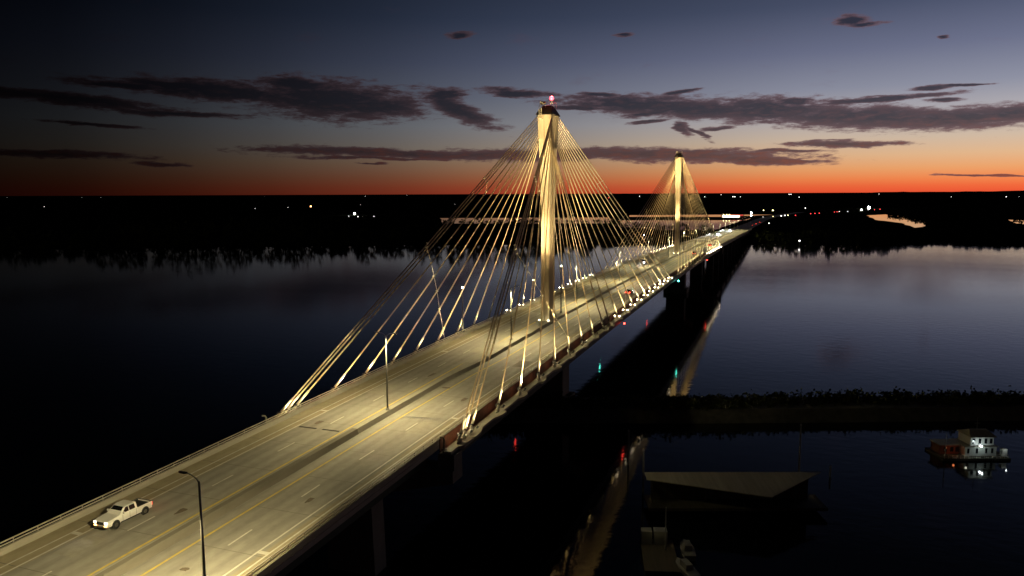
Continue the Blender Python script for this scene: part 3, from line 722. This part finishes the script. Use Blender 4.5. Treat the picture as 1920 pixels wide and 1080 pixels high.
# ------------------------------------------------------------------ street lamps
def make_lamp(double=True, H=11.6):
    root = empty('street_lamp', (0,0,0))
    p = MB(); p.tube([(0,0,0),(0,0,H*.5),(0,0,H)], [.15,.12,.085], 8); p.build('pole', galv, root, True)
    bs = MB(); bs.loft([[(a*math.cos(k*math.pi/4), a*math.sin(k*math.pi/4), z) for k in range(8)] for a, z in ((.36,0),(.34,.1),(.2,.3),(.16,.45))]); bs.build('base', galv, root)
    for s in ((-1, 1) if double else (-1,)):
        am = MB(); am.tube([(s*L_, 0, H-.15+h_) for L_, h_ in ((0,0),(.25,.32),(.7,.58),(1.25,.68))], [.06,.055,.05,.045], 6); ao = am.build('arm', galv, root, True)
        hd = MB(); hd.loft([[(s*(x), -w_, H+.5+z), (s*x, w_, H+.5+z), (s*x, w_*.6, H+.5+z+.12), (s*x, -w_*.6, H+.5+z+.12)] for x, w_, z in ((1.15,.06,.0),(1.35,.16,-.02),(1.75,.17,-.02),(1.98,.08,0))]); ho = hd.build('lamp_head', dark_m, root)
        ln = MB(); ln.box(min(s*1.38,s*1.8), max(s*1.38,s*1.8), -.09, .09, H+.47, H+.478); ln.build('lens', lens_down, ho)
    return root
ROADC = (1, .83, .43)
lampY = [-138.8-57.3*2, -138.8-57.3, -138.8, -81.7, -26.9, 27.0, 85.2, 143.0, 200.3, 257.6, 315, 372, 429, 486, 543, 600, 657, 714, 771, 828, 885, 942, 999, 1056]
proto2 = make_lamp(True); index_kids(proto2)
vis = [y for y in lampY if y > -100]
first = True
for y in lampY:
    if y < -100: # single-arm lamps on the right edge of the approach
        continue
    if first: o = proto2; first = False
    else:
        o = empty('street_lamp', (0,0,0)); cpk(proto2, o)
    o.location = (.05, y, (zd(y) if y < 760 else zf(y)-.2)+.95)
    kidx = vis.index(y)
    where = {0:'nearest twin-arm street lamp in the median, before the near tower', 1:'second twin-arm street lamp, in the median just before the near tower', 2:'twin-arm street lamp in the median just past the near tower', 3:'twin-arm street lamp at the middle of the main span', 4:'twin-arm street lamp between mid span and the far tower', 5:'twin-arm street lamp just before the far tower'}
    tag(o, where.get(kidx, 'twin-arm street lamp in the median, %s one beyond the far tower' % (fl_names+['twelfth','thirteenth','fourteenth','fifteenth','sixteenth'])[max(0, kidx-6)]), 'street lamp', 'twin-arm street lamps in the median')
    if y < 760:
        for s in (-1, 1):
            lamp('SPOT', (s*1.6, y, zd(y)+.95+11.9), 7600 if y < 260 else 8500, ROADC, None, aim=(s*5.5, y, zd(y)), size=158, blend=.35, rad=.15)
sproto = make_lamp(False, 12.3); index_kids(sproto)
for i, y in enumerate((-135.6, -192, -249)):
    if i == 0:
        o = sproto; o.location = (14.0, y, zd(y)+.2)
        tag(o, 'single-arm street lamp on the right edge of the road in the foreground', 'street lamp')
    lamp('SPOT', (12.4, y, zd(y)+12.4), 21000, ROADC, None, aim=(0, y, zd(y)), size=150, blend=.3, rad=.15)
br = MB(); br.box(13.3, 14.25, -135.9, -135.3, zd(-135.6)-.3, zd(-135.6)+.2); o = br.build('lamp_bracket', barrier_m, bridge)

# small roadside cabinet at the near tower foot and a hook post at the left end of the stays
cb = empty('control_cabinet', (.1, -8.6, zd(-8.6)+1.0))
q1 = MB(); q1.box(-.3, .3, -.25, .25, 0, .9); q1.build('cabinet', galv, cb); q1 = MB(); q1.box(-.36, .36, -.3, .3, .902, .97); q1.build('lid', dark_m, cb)
tag(cb, 'small grey cabinet on the median in front of the near tower', 'cabinet')
for s in (-1, 1):
    hp = empty('hook_post', (s*14.6, -92.0, zd(-92)-.12))
    q1 = MB(); q1.tube([(0,0,0),(0,0,1.5),(-.1,-.1,1.75),(-.5,-.3,1.8)], .13, 8); q1.build('post', barrier_m, hp)
    q1 = MB(); q1.box(-.3,.3,-.3,.3,0,.15); q1.build('base', barrier_m, hp)
    tag(hp, 'short bent post at the %s end of the edge ledge' % ('right' if s > 0 else 'left'), 'post')

# ------------------------------------------------------------------ vehicles (front at -Y)
def ringc(y, hw, z0, z1, sh=.12, top=None):
    """closed body cross section at y: rounded box"""
    tw_ = top if top is not None else hw*.93
    return [(-hw*.92, y, z0), (hw*.92, y, z0), (hw, y, z0+sh), (hw, y, z0+(z1-z0)*.62), (tw_, y, z1), (-tw_, y, z1), (-hw, y, z0+(z1-z0)*.62), (-hw, y, z0+sh)]
def wheels(root, ys, hw, r=.4):
    for y in ys:
        for s in (-1, 1):
            wm = MB(); wm.tube([(s*(hw-.26), y, r), (s*(hw-.02), y, r)], r, 16); wo = wm.build('wheel', tyre_m, root)
            rm = MB(); rm.tube([(s*(hw-.03), y, r), (s*(hw+.005), y, r)], r*.6, 10); rm.build('rim', chrome, wo)
def make_pickup():
    root = empty('pickup_truck', (0,0,0))
    b = MB()
    b.loft([ringc(-2.92,.86,.50,.95), ringc(-2.85,.96,.42,1.05), ringc(-2.4,1.0,.4,1.12), ringc(-1.5,1.01,.4,1.2), ringc(-1.0,1.01,.4,1.24), ringc(.95,1.01,.4,1.22)], caps=True); b.build('body', pickup_m, root)
    bed = MB(); 
    bed.box(-1.0,-.92,.953,2.85,.5,1.22); bed.box(.92,1.0,.953,2.85,.5,1.22); bed.box(-.917,.917,2.77,2.85,.5,1.2); bed.box(-.917,.917,.953,2.767,.5,.66); bo = bed.build('bed', pickup_m, root)
    br_ = MB(); br_.box(-1.003,-.91,.96,2.85,1.222,1.25); br_.box(.91,1.003,.96,2.85,1.222,1.25); br_.box(-.905,.905,2.77,2.86,1.203,1.25); br_.build('bed_rail', dark_m, bo)
    ln = MB(); ln.box(-.90,.90,.97,2.75,.664,1.08); ln.box(-.915,-.90,.97,2.75,.7,1.2); ln.box(.90,.915,.97,2.75,.7,1.2); ln.build('bed_liner', dark_m, bo)
    c = MB(); c.loft([[(-hw, y, z0), (hw, y, z0), (tw_, y, z1), (-tw_, y, z1)] for hw, tw_, y, z0, z1 in ((.92,.90,-1.32,1.2,1.24),(.94,.76,-.55,1.2,1.84),(.94,.76,-.2,1.2,1.9),(.94,.76,.7,1.2,1.88),(.93,.74,.93,1.2,1.8))]); c.build('cab', pickup_m, root)
    ws = MB(); ws.add([(-.80,-1.24,1.285),(.80,-1.24,1.285),(.68,-.60,1.825),(-.68,-.60,1.825)], [(0,1,2,3)]); ws.build('windscreen', glass_m, root)
    rw = MB(); rw.add([(-.7,.945,1.3),(.7,.945,1.3),(.62,.945,1.72),(-.62,.945,1.72)], [(3,2,1,0)]); rw.build('rear_window', glass_m, root)
    for s in (-1, 1):
        for y0, y1, yt0, yt1 in ((-.98,-.15,-.5,-.18),(-.08,.66,-.08,.62)):
            w_ = MB(); w_.add([(s*.935,y0,1.28),(s*.935,y1,1.28),(s*.81,yt1,1.76),(s*.81,yt0,1.76)], [(0,1,2,3) if s > 0 else (3,2,1,0)]); w_.build('side_window', glass_m, root)
        mr = MB(); mr.box(s*1.0-.02, s*1.24-.02 if s > 0 else s*1.0-.02, -1.0, -.88, 1.25, 1.45) if s > 0 else mr.box(-1.24, -1.0, -1.0, -.88, 1.25, 1.45); mr.build('mirror', pickup_m, root)
        hl = MB(); hl.box(s*.74-.17, s*.74+.17, -2.965, -2.86, .80, .99); hl.build('headlight', white_e, root)
        tl = MB(); tl.box(s*.93-.06, s*.93+.06, 2.83, 2.88, .8, 1.12); tl.build('tail_light', red_e, root)
    for y in (-1.9, 1.9):
        for s in (-1, 1):
            wa = MB(); wa.tube([(s*.97, y, .43), (s*(1.012 if y < 0 else 1.008), y, .43)], .5, 18); wa.build('wheel_arch', dark_m, root)
    sl_ = MB()
    for s in (-1, 1): sl_.box(min(s*1.0,s*1.02), max(s*1.0,s*1.02), -1.3, 1.3, .4, .5)
    sl_.build('sill_trim', dark_m, root)
    for s in (-1, 1):
        for y in (-1.02, -.115, .72):
            pl = MB(); pl.box(min(s*1.008,s*1.016), max(s*1.008,s*1.016), y-.012, y+.012, .52, 1.17); pl.build('door_gap', dark_m, root)
    gr = MB(); gr.box(-.54,.54,-2.96,-2.87,.66,.97); gr.build('grille', orange_e if False else dark_m, root)
    fl_ = MB(); fl_.box(-.85,-.55,-2.99,-2.9,.55,.63); fl_.box(.55,.85,-2.99,-2.9,.55,.63); fl_.build('marker_lights', orange_e, root)
    bp_ = MB(); bp_.box(-.92,.92,-3.0,-2.905,.42,.545); bp_.build('bumper', chrome, root); bp_ = MB(); bp_.box(-.92,.92,2.86,2.98,.45,.62); bp_.build('bumper', chrome, root)
    wheels(root, (-1.9, 1.9), 1.03, .4)
    return root
def make_car(paint, suv=False):
    root = empty('car', (0,0,0)); H = 1.7 if suv else 1.45; sh = .98 if suv else .86
    b = MB(); b.loft([ringc(-2.3,.7,.42,sh-.22), ringc(-2.2,.84,.32,sh-.12), ringc(-1.6,.91,.28,sh), ringc(-.9,.92,.28,sh+.03), ringc(1.2,.92,.28,sh+.05), ringc(1.9,.9,.3,sh+.02), ringc(2.2,.84,.34,sh-.05), ringc(2.28,.74,.42,sh-.2)]); b.build('body', paint, root)
    yr = 2.0 if suv else 1.75
    c = MB(); c.loft([[(-.84,-1.05,sh),(.84,-1.05,sh),(.82,-1.0,sh+.05),(-.82,-1.0,sh+.05)]] + [[(-.85,y,sh),(.85,y,sh),(.66,y,z),(-.66,y,z)] for y, z in ((-.3,H-.06),(.2,H),(yr-.8,H-.04))] + [[(-.84,yr,sh),(.84,yr,sh),(.8,yr-.02,sh+.06),(-.8,yr-.02,sh+.06)]]); c.build('cabin', paint, root)
    ws = MB(); ws.add([(-.74,-1.0,sh+.09),(.74,-1.0,sh+.09),(.6,-.34,H-.07),(-.6,-.34,H-.07)], [(0,1,2,3)]); ws.build('windscreen', glass_m, root)
    rw = MB(); rw.add([(-.72,yr+.02,sh+.1),(.72,yr+.02,sh+.1),(.6,yr-.74,H-.03),(-.6,yr-.74,H-.03)], [(3,2,1,0)]); rw.build('rear_window', glass_m, root)
    for s in (-1, 1):
        w_ = MB(); w_.add([(s*.86,-.8,sh+.04),(s*.86,yr-.4,sh+.04),(s*.69,yr-.85,H-.1),(s*.69,-.28,H-.1)], [(0,1,2,3) if s > 0 else (3,2,1,0)]); w_.build('side_window', glass_m, root)
        hl = MB(); hl.box(s*.6-.16, s*.6+.16, -2.34, -2.2, .58, .74); hl.build('headlight', white_hot, root)
        tl = MB(); tl.box(s*.62-.16, s*.62+.16, 2.2, 2.31, .62, .8); tl.build('tail_light', red_e, root)
    wheels(root, (-1.4, 1.4), .92, .33)
    return root
pk = make_pickup(); pk.location = (-8.6, -123.1, zr(-123.1)+.004); pk.rotation_euler = (R(-.9), 0, R(0))
tag(pk, 'white pickup truck with lit headlights driving towards the camera', 'pickup truck')
for s in (-1, 1): lamp('SPOT', (-8.6+s*.72, -126.4, zr(-125)+.85), 70, (1,.9,.75), None, aim=(-8.55+s*.72, -133, zr(-133)), size=60, blend=.8, rad=.06)
cars = []
def put(root, x, y, away, lab, grp=None, beam=500):
    root.location = (x, y, zr(y)+.004); root.rotation_euler = (0, 0, math.pi if away else 0); tag(root, lab, 'car', grp)
    sg = 1 if away else -1
    lamp('SPOT', (x, y+sg*2.6, zr(y)+.8), beam, (.8,.92,1), None, aim=(x, y+sg*13, zr(y)-.3), size=70, blend=.8, rad=.1)
rc = make_car(red_car_m); index_kids(rc); put(rc, 9.0, 58.5, True, 'dark red car with glowing tail lights driving away just past the near tower', beam=2600)
sc_ = make_car(silver_m, True); index_kids(sc_); put(sc_, -6.5, 168, False, 'car with dazzling headlights coming towards the camera before the far tower', beam=7000)
def dup(src, name='car'):
    o = empty('car', (0,0,0)); cpk(src, o); return o
put(dup(sc_), 8.6, 236, True, 'car with red tail lights driving away beside the far tower', beam=500)
put(dup(rc), 7.6, 330, True, 'car with red tail lights driving away beyond the far tower', beam=500)
put(dup(sc_), -7.6, 560, False, 'car with bright headlights coming over the far end of the bridge', beam=120000)
put(dup(rc), -7.2, 700, False, 'farthest car with bright headlights at the end of the lit bridge', beam=120000)

# ------------------------------------------------------------------ harbour on the right
bh = empty('boathouse', (93, -8, -20.7)); bh.rotation_euler = (0, 0, R(21)); bh.scale = (.68,.68,.72)
def part(mb, name, m_, par): return mb.build(name, m_, par)
q1 = MB(); q1.box(-9.5, 10.5, -5.2, 5, -.5, .25); part(q1, 'float_deck', wood_m, bh)
q1 = MB(); q1.box(-2, 7.5, -3, 4, .253, 3.0); q1.box(0, 7.0, -2.2, 4, 3.1, 5.6); wl = part(q1, 'wall', house_m, bh)
q1 = MB(); q1.box(-2.5, 8.0, -3.6, 4.4, 3.003, 3.097); q1.loft([[(-.5,-2.9,5.603),(7.6,-2.9,5.603),(7.6,4.5,5.603),(-.5,4.5,5.603)],[(1,.4,7.0),(6.4,.4,7.0),(6.4,1.0,7.0),(1,1.0,7.0)]]); part(q1, 'roof', roof_m, bh)
for x in (-1.0, 1.6, 4.4, 6.2):
    q1 = MB(); q1.box(x-.35, x+.35, -3.03, -3.003, 1.0, 2.5); part(q1, 'window', glass_m, bh)
for x in (1, 2.8, 4.6, 6.2):
    q1 = MB(); q1.box(x-.4, x+.4, -2.23, -2.203, 3.6, 5.1); part(q1, 'window', glass_m, bh)
q1 = MB(); q1.box(-8.6, -2.6, -1, 3.5, .253, 2.9); part(q1, 'annexe', orange_wall, bh)
q1 = MB(); q1.box(-9.0, -2.55, -1.5, 3.9, 2.903, 3.1); part(q1, 'annexe_roof', roof_m, bh)
q1 = MB(); q1.tube([(2.4,-3.0,3.3),(2.4,-3.5,3.4)], .05, 6); q1.ball((2.4,-3.75,3.35), .2); part(q1, 'wall_lamp', cool_e, bh)
q1 = MB()
for x in [-9.3+1.2*i for i in range(17)]: q1.box(x-.04, x+.04, -5.1, -5.02, .253, 1.2)
q1.box(-9.3, 9.95, -5.1, -5.02, 1.2, 1.28); q1.box(-9.3, 9.95, -5.1, -5.02, .7, .75); part(q1, 'railing', rail_m, bh)
q1 = MB(); q1.tube([(3.5,.7,6.9),(3.5,.7,10.5)], [.09,.04], 6); q1.box(2.6,4.4,.66,.74,8.7,8.8); q1.tube([(-8.9,-4.6,.25),(-8.9,-4.6,7.5)], .12, 6); part(q1, 'mast', galv, bh)
q1 = MB()
for x in (-6.8, -4.8, -3.2):
    q1 = MB(); q1.box(x-.5, x+.5, -1.03, -1.003, .9, 2.3); part(q1, 'annexe_opening', glass_m, bh)
q1 = MB(); q1.box(9.0, 10.4, -3.6, -2.2, .253, 2.4); part(q1, 'kiosk', house_m, bh)
tag(bh, 'two-storey white floating boathouse with a bright wall lamp and an orange lit annexe', 'boathouse')
mw = Matrix.Rotation(R(21), 4, 'Z'); wp = lambda v: Vector((93,-8,-20.7)) + mw @ (Vector(v)*.7)
lamp('POINT', wp((2.4,-4.6,3.6)), 60, (.8,1,.95), None, rad=.15); lamp('POINT', wp((9.4,-4.6,2.6)), 14, (.9,1,.95), None, rad=.1)
lamp('POINT', wp((-5,-2.8,1.6)), 9, (1,.25,.08), None, rad=.2); lamp('POINT', wp((-3,-5.5,1.4)), 6, (.9,.9,.7), None, rad=.2)
# long covered dock roof
cd = empty('covered_dock', (51, -52, -19.6)); cd.rotation_euler = (0, 0, R(20))
q1 = MB(); q1.add([(-16,2,4.6),(14.5,2,4.6),(3,-7,3.8),(-16,-.5,4.3)], [(3,2,1,0)]); q1.add([(-16,2,4.45),(14.5,2,4.45),(3,-7,3.65),(-16,-.5,4.15)], [(0,1,2,3)]); q1.add([(-16,-.5,4.3),(3,-7,3.8),(3,-7,3.65),(-16,-.5,4.15),(14.5,2,4.6),(14.5,2,4.45)], [(0,1,2,3),(1,4,5,2)]); part(q1, 'roof', roof_m, cd)
q1 = MB(); q1.box(-15, 12, 1.0, 1.3, 0, 4.3); part(q1, 'wall', wood_m, cd)
for x in (-15, -6, 2.5):
    q1 = MB(); q1.tube([(x,-.2,0),(x,-.2,4.1)], .15, 6); part(q1, 'post', wood_m, cd)
q1 = MB(); q1.box(-16, 14, -2.8, 3, -.4, .1); part(q1, 'float_deck', wood_m, cd)
tag(cd, 'pale roofed covered dock in the dark harbour beside the bridge', 'dock')
for x, y, hgt, lab in ((60.7,-31.7,10.5,'tall thin mast behind the covered dock'), (28.7,-37,7.5,'thin post in the harbour left of the covered dock'), (34.2,-50.5,8.6,'thick piling at the left corner of the covered dock'), (66.3,-30.6,2.6,'short piling at the right tip of the covered dock')):
    ml = empty('mooring_post', (x, y, -21.6)); q1 = MB(); q1.tube([(0,0,0),(0,0,hgt)], [.2,.14], 8); part(q1, 'post', galv, ml); q1 = MB(); q1.loft([[(a*math.cos(k*math.pi/4), a*math.sin(k*math.pi/4), hgt+z) for k in range(8)] for a, z in ((.2,0),(.2,.1),(.02,.4))]); part(q1, 'cap', house_m, ml); tag(ml, lab, 'mooring post')
# dock with boats just below the frame's control area
dk = empty('landing_stage', (41, -74, -20.6)); dk.rotation_euler = (0,0,R(15))
q1 = MB(); q1.box(-2.5, 2.5, -5, 5, -.3, .2); part(q1, 'deck', wood_m, dk)
q1 = MB(); q1.box(-2.4, -.8, 3.2, 4.8, .203, 2.2); q1.box(-.5, 1.5, 3.2, 4.8, .203, 2.3); part(q1, 'hut', hull_m, dk)
q1 = MB(); q1.tube([(1.0,1.5,.2),(1.0,1.5,7)], .1, 6); part(q1, 'post', galv, dk)
tag(dk, 'small landing stage with lit huts in the harbour at the bottom of the view', 'landing stage')
lamp('POINT', (40.3, -72.2, -17.4), 9, (1,.85,.4), None, rad=.1)
def boat(x, y, rz, lab, L_=5.5):
    bo = empty('motor_boat', (x, y, -21)); bo.rotation_euler = (0,0,rz)
    q1 = MB(); q1.loft([[(-w_,yy,.0+b0),(w_,yy,.0+b0),(w_*1.25,yy,.75),(-w_*1.25,yy,.75)] for w_, yy, b0 in ((.7,-L_/2,-.2),(.85,0,-.2),(.6,L_*.32,-.1),(.05,L_/2,.3))]); part(q1, 'hull', hull_m, bo)
    q1 = MB(); q1.loft([[(-.6,y0,.753),(.6,y0,.753),(.5,y0+.1,1.5),(-.5,y0+.1,1.5)] for y0 in (-1.2,.8)]); part(q1, 'cabin', hull_m, bo)
    q1 = MB(); q1.add([(-.5,.905,.85),(.5,.905,.85),(.42,.965,1.4),(-.42,.965,1.4)], [(3,2,1,0)]); part(q1, 'windscreen', glass_m, bo)
    tag(bo, lab, 'boat')
boat(45.2, -76.5, .6, 'small pale motor boat right of the landing stage'); boat(44.6, -70.5, .3, 'small motor boat behind the landing stage')
# pale marker light post standing in the river by the far shore
mk = empty('channel_marker', (66, 640, -21.5)); q1 = MB(); q1.tube([(0,0,0),(0,0,4.5)], .45, 8); part(q1, 'post', house_m, mk); q1 = MB(); q1.ball((0,0,5.1), .9); part(q1, 'lens', far_w, mk)
tag(mk, 'white light on a post in the river near the far right shore', 'channel marker')

# ------------------------------------------------------------------ far lights
def far_light(x, y, z, r, m_, lab, grp='tiny lamps on the dark far plain', base=-20.1):
    fo = empty('distant_lamp', (x, y, base)); q1 = MB(); q1.tube([(0,0,0),(0,0,z-base-r*.8)], max(.12, r*.12), 5); part(q1, 'pole', dark_m, fo)
    r *= .8; q1 = MB(); q1.ball((0,0,z-base), r, 8, 6); part(q1, 'globe', m_, fo); tag(fo, lab, 'lamp', grp)
FL = [(-3027,2214,'w',1.5,'white lamp low on the far plain at the left'),(-8900,6300,'w',1.2,None),(-7200,5900,'w',1.2,None),(-6234,5300,'w',1.1,None),(-1704,1980,'w',.9,None),(-1717,2181,'w',1.1,None),(-5819,7204,'w',1.2,None),
      (-1777,2410,'o',3.4,'big orange lamp glowing on the far plain left of the bridge'),(-977,1464,'W',2.6,'brightest white lamp on the far shore left of the bridge'),(-873,1274,'w',1.0,None),(-830,1243,'w',1.3,None),(-818,1245,'w',1.3,None),(-805,1268,'w',1.2,None),
      (-4816,7817,'w',2.2,None),(-5639,10406,'w',2.2,None),(-1810,2840,'w',.9,None),(-1419,3031,'w',.9,None),(-1002,5381,'w',3,None),(-829,3634,'r',2.4,'single red lamp on the far plain between the two towers'),(-428,4396,'w',2.6,None),(-669,8302,'w',4,None),(-267,4384,'w',3.6,None),(-250,4300,'w',3.4,None),(-216,4237,'w',2.0,None),
      (-15,1990,'y',1.7,'left one of two yellow lamps beyond the far end of the bridge'),(9,1994,'y',2.2,'right one of two yellow lamps beyond the far end of the bridge'),(-35,1746,'W',1.7,'white lamp between the lit building and the yellow lamps'),(41,9057,'w',6,None),(20,9100,'w',6,None),(89,3849,'w',2.4,None),(96,2311,'w',2.0,None),
      (4,1403,'w',.8,None),(22,1444,'y',.9,None),(37,1485,'w',1.6,None),(44,1527,'w',1.6,None),(50,1540,'y',1.2,None),(24,1090,'w',1.1,None),(283,2423,'W',4.2,'brightest white lamp on the far plain at the right'),(237,2098,'W',1.9,None),(255,2110,'w',1.2,None),(270,2103,'r',1.1,None),(291,2178,'r',1.3,None),(962,9152,'w',4,None),(752,3835,'w',1.4,None),(971,3831,'w',2.4,None),(1021,3830,'w',1.0,None),
      (65,1531,'r',1.0,None),(98,1670,'r',1.1,None),(108,1700,'r',1.1,None),(118,1723,'r',1.1,None),(156,1835,'r',1.0,None),(163,1860,'r',1.0,None),(170,1895,'w',1.1,None),(190,1898,'w',1.0,None)]
for x, y, c, r, lab in FL:
    m_ = dict(w=far_w, W=white_hot, o=far_o, r=far_r, y=far_y)[c]
    if lab is None: lab = {'w':'tiny white lamp on the dark plain below the horizon','r':'tiny red lamp among the far road lights at the right','y':'tiny yellow lamp beyond the far end of the bridge','W':'bright white lamp on the far plain at the right'}[c]
    grp = {'w':'tiny white lamps on the far plain','r':'tiny red lamps along the far road','y':'tiny yellow lamps on the far plain','W':'bright white lamps on the far plain','o':None}[c]
    far_light(x, y, -16 if y < 3300 else 8, r, m_, lab, grp)
# lit roadside building past the far end
gb = empty('lit_roadside_building', (-59, 1480, -20.1)); gb.rotation_euler = (0,0,R(12))
q1 = MB(); q1.box(-22, 22, 0, 12, 0, 5.0); part(q1, 'wall', house_m, gb); q1 = MB(); q1.box(-23, 23, -1, 13, 5.003, 5.6); part(q1, 'roof', roof_m, gb)
q1 = MB(); q1.box(-21.5, 13, -.25, -.02, .8, 4.6); part(q1, 'window_band', window_e, gb)
q1 = MB(); q1.box(-10, 20, -1.4, -1.1, 5.1, 5.5); part(q1, 'red_fascia', far_r, gb)
for x in (-20, -14, -8): 
    q1 = MB(); q1.ball((x,-3,6.6), .9); q1.tube([(x,-3,0),(x,-3,6)], .12, 5); part(q1, 'yard_lamp', far_y, gb)
tag(gb, 'long low building blazing with warm light beyond the far end of the bridge', 'building')
# far vehicles with tail lights on the causeway
tc_ = None
for i, (x, y) in enumerate(((5.5, 950), (6.5, 1045), (6.5, 1180))):
    o = dup(rc); o.location = (x, y, zf(y)+.11); o.rotation_euler = (0,0,math.pi)
    tag(o, ['nearest of the three cars showing red tail lights on the causeway', 'middle of the three cars showing red tail lights on the causeway', 'farthest of the three cars showing red tail lights on the causeway'][i], 'car', 'cars on the causeway beyond the bridge')
    
# source lamps are not things of their own: hang every free one on the bridge or keep them as plain lights
for o in COL.objects:
    if o.type == 'LIGHT': o.name = 'lamp_light'
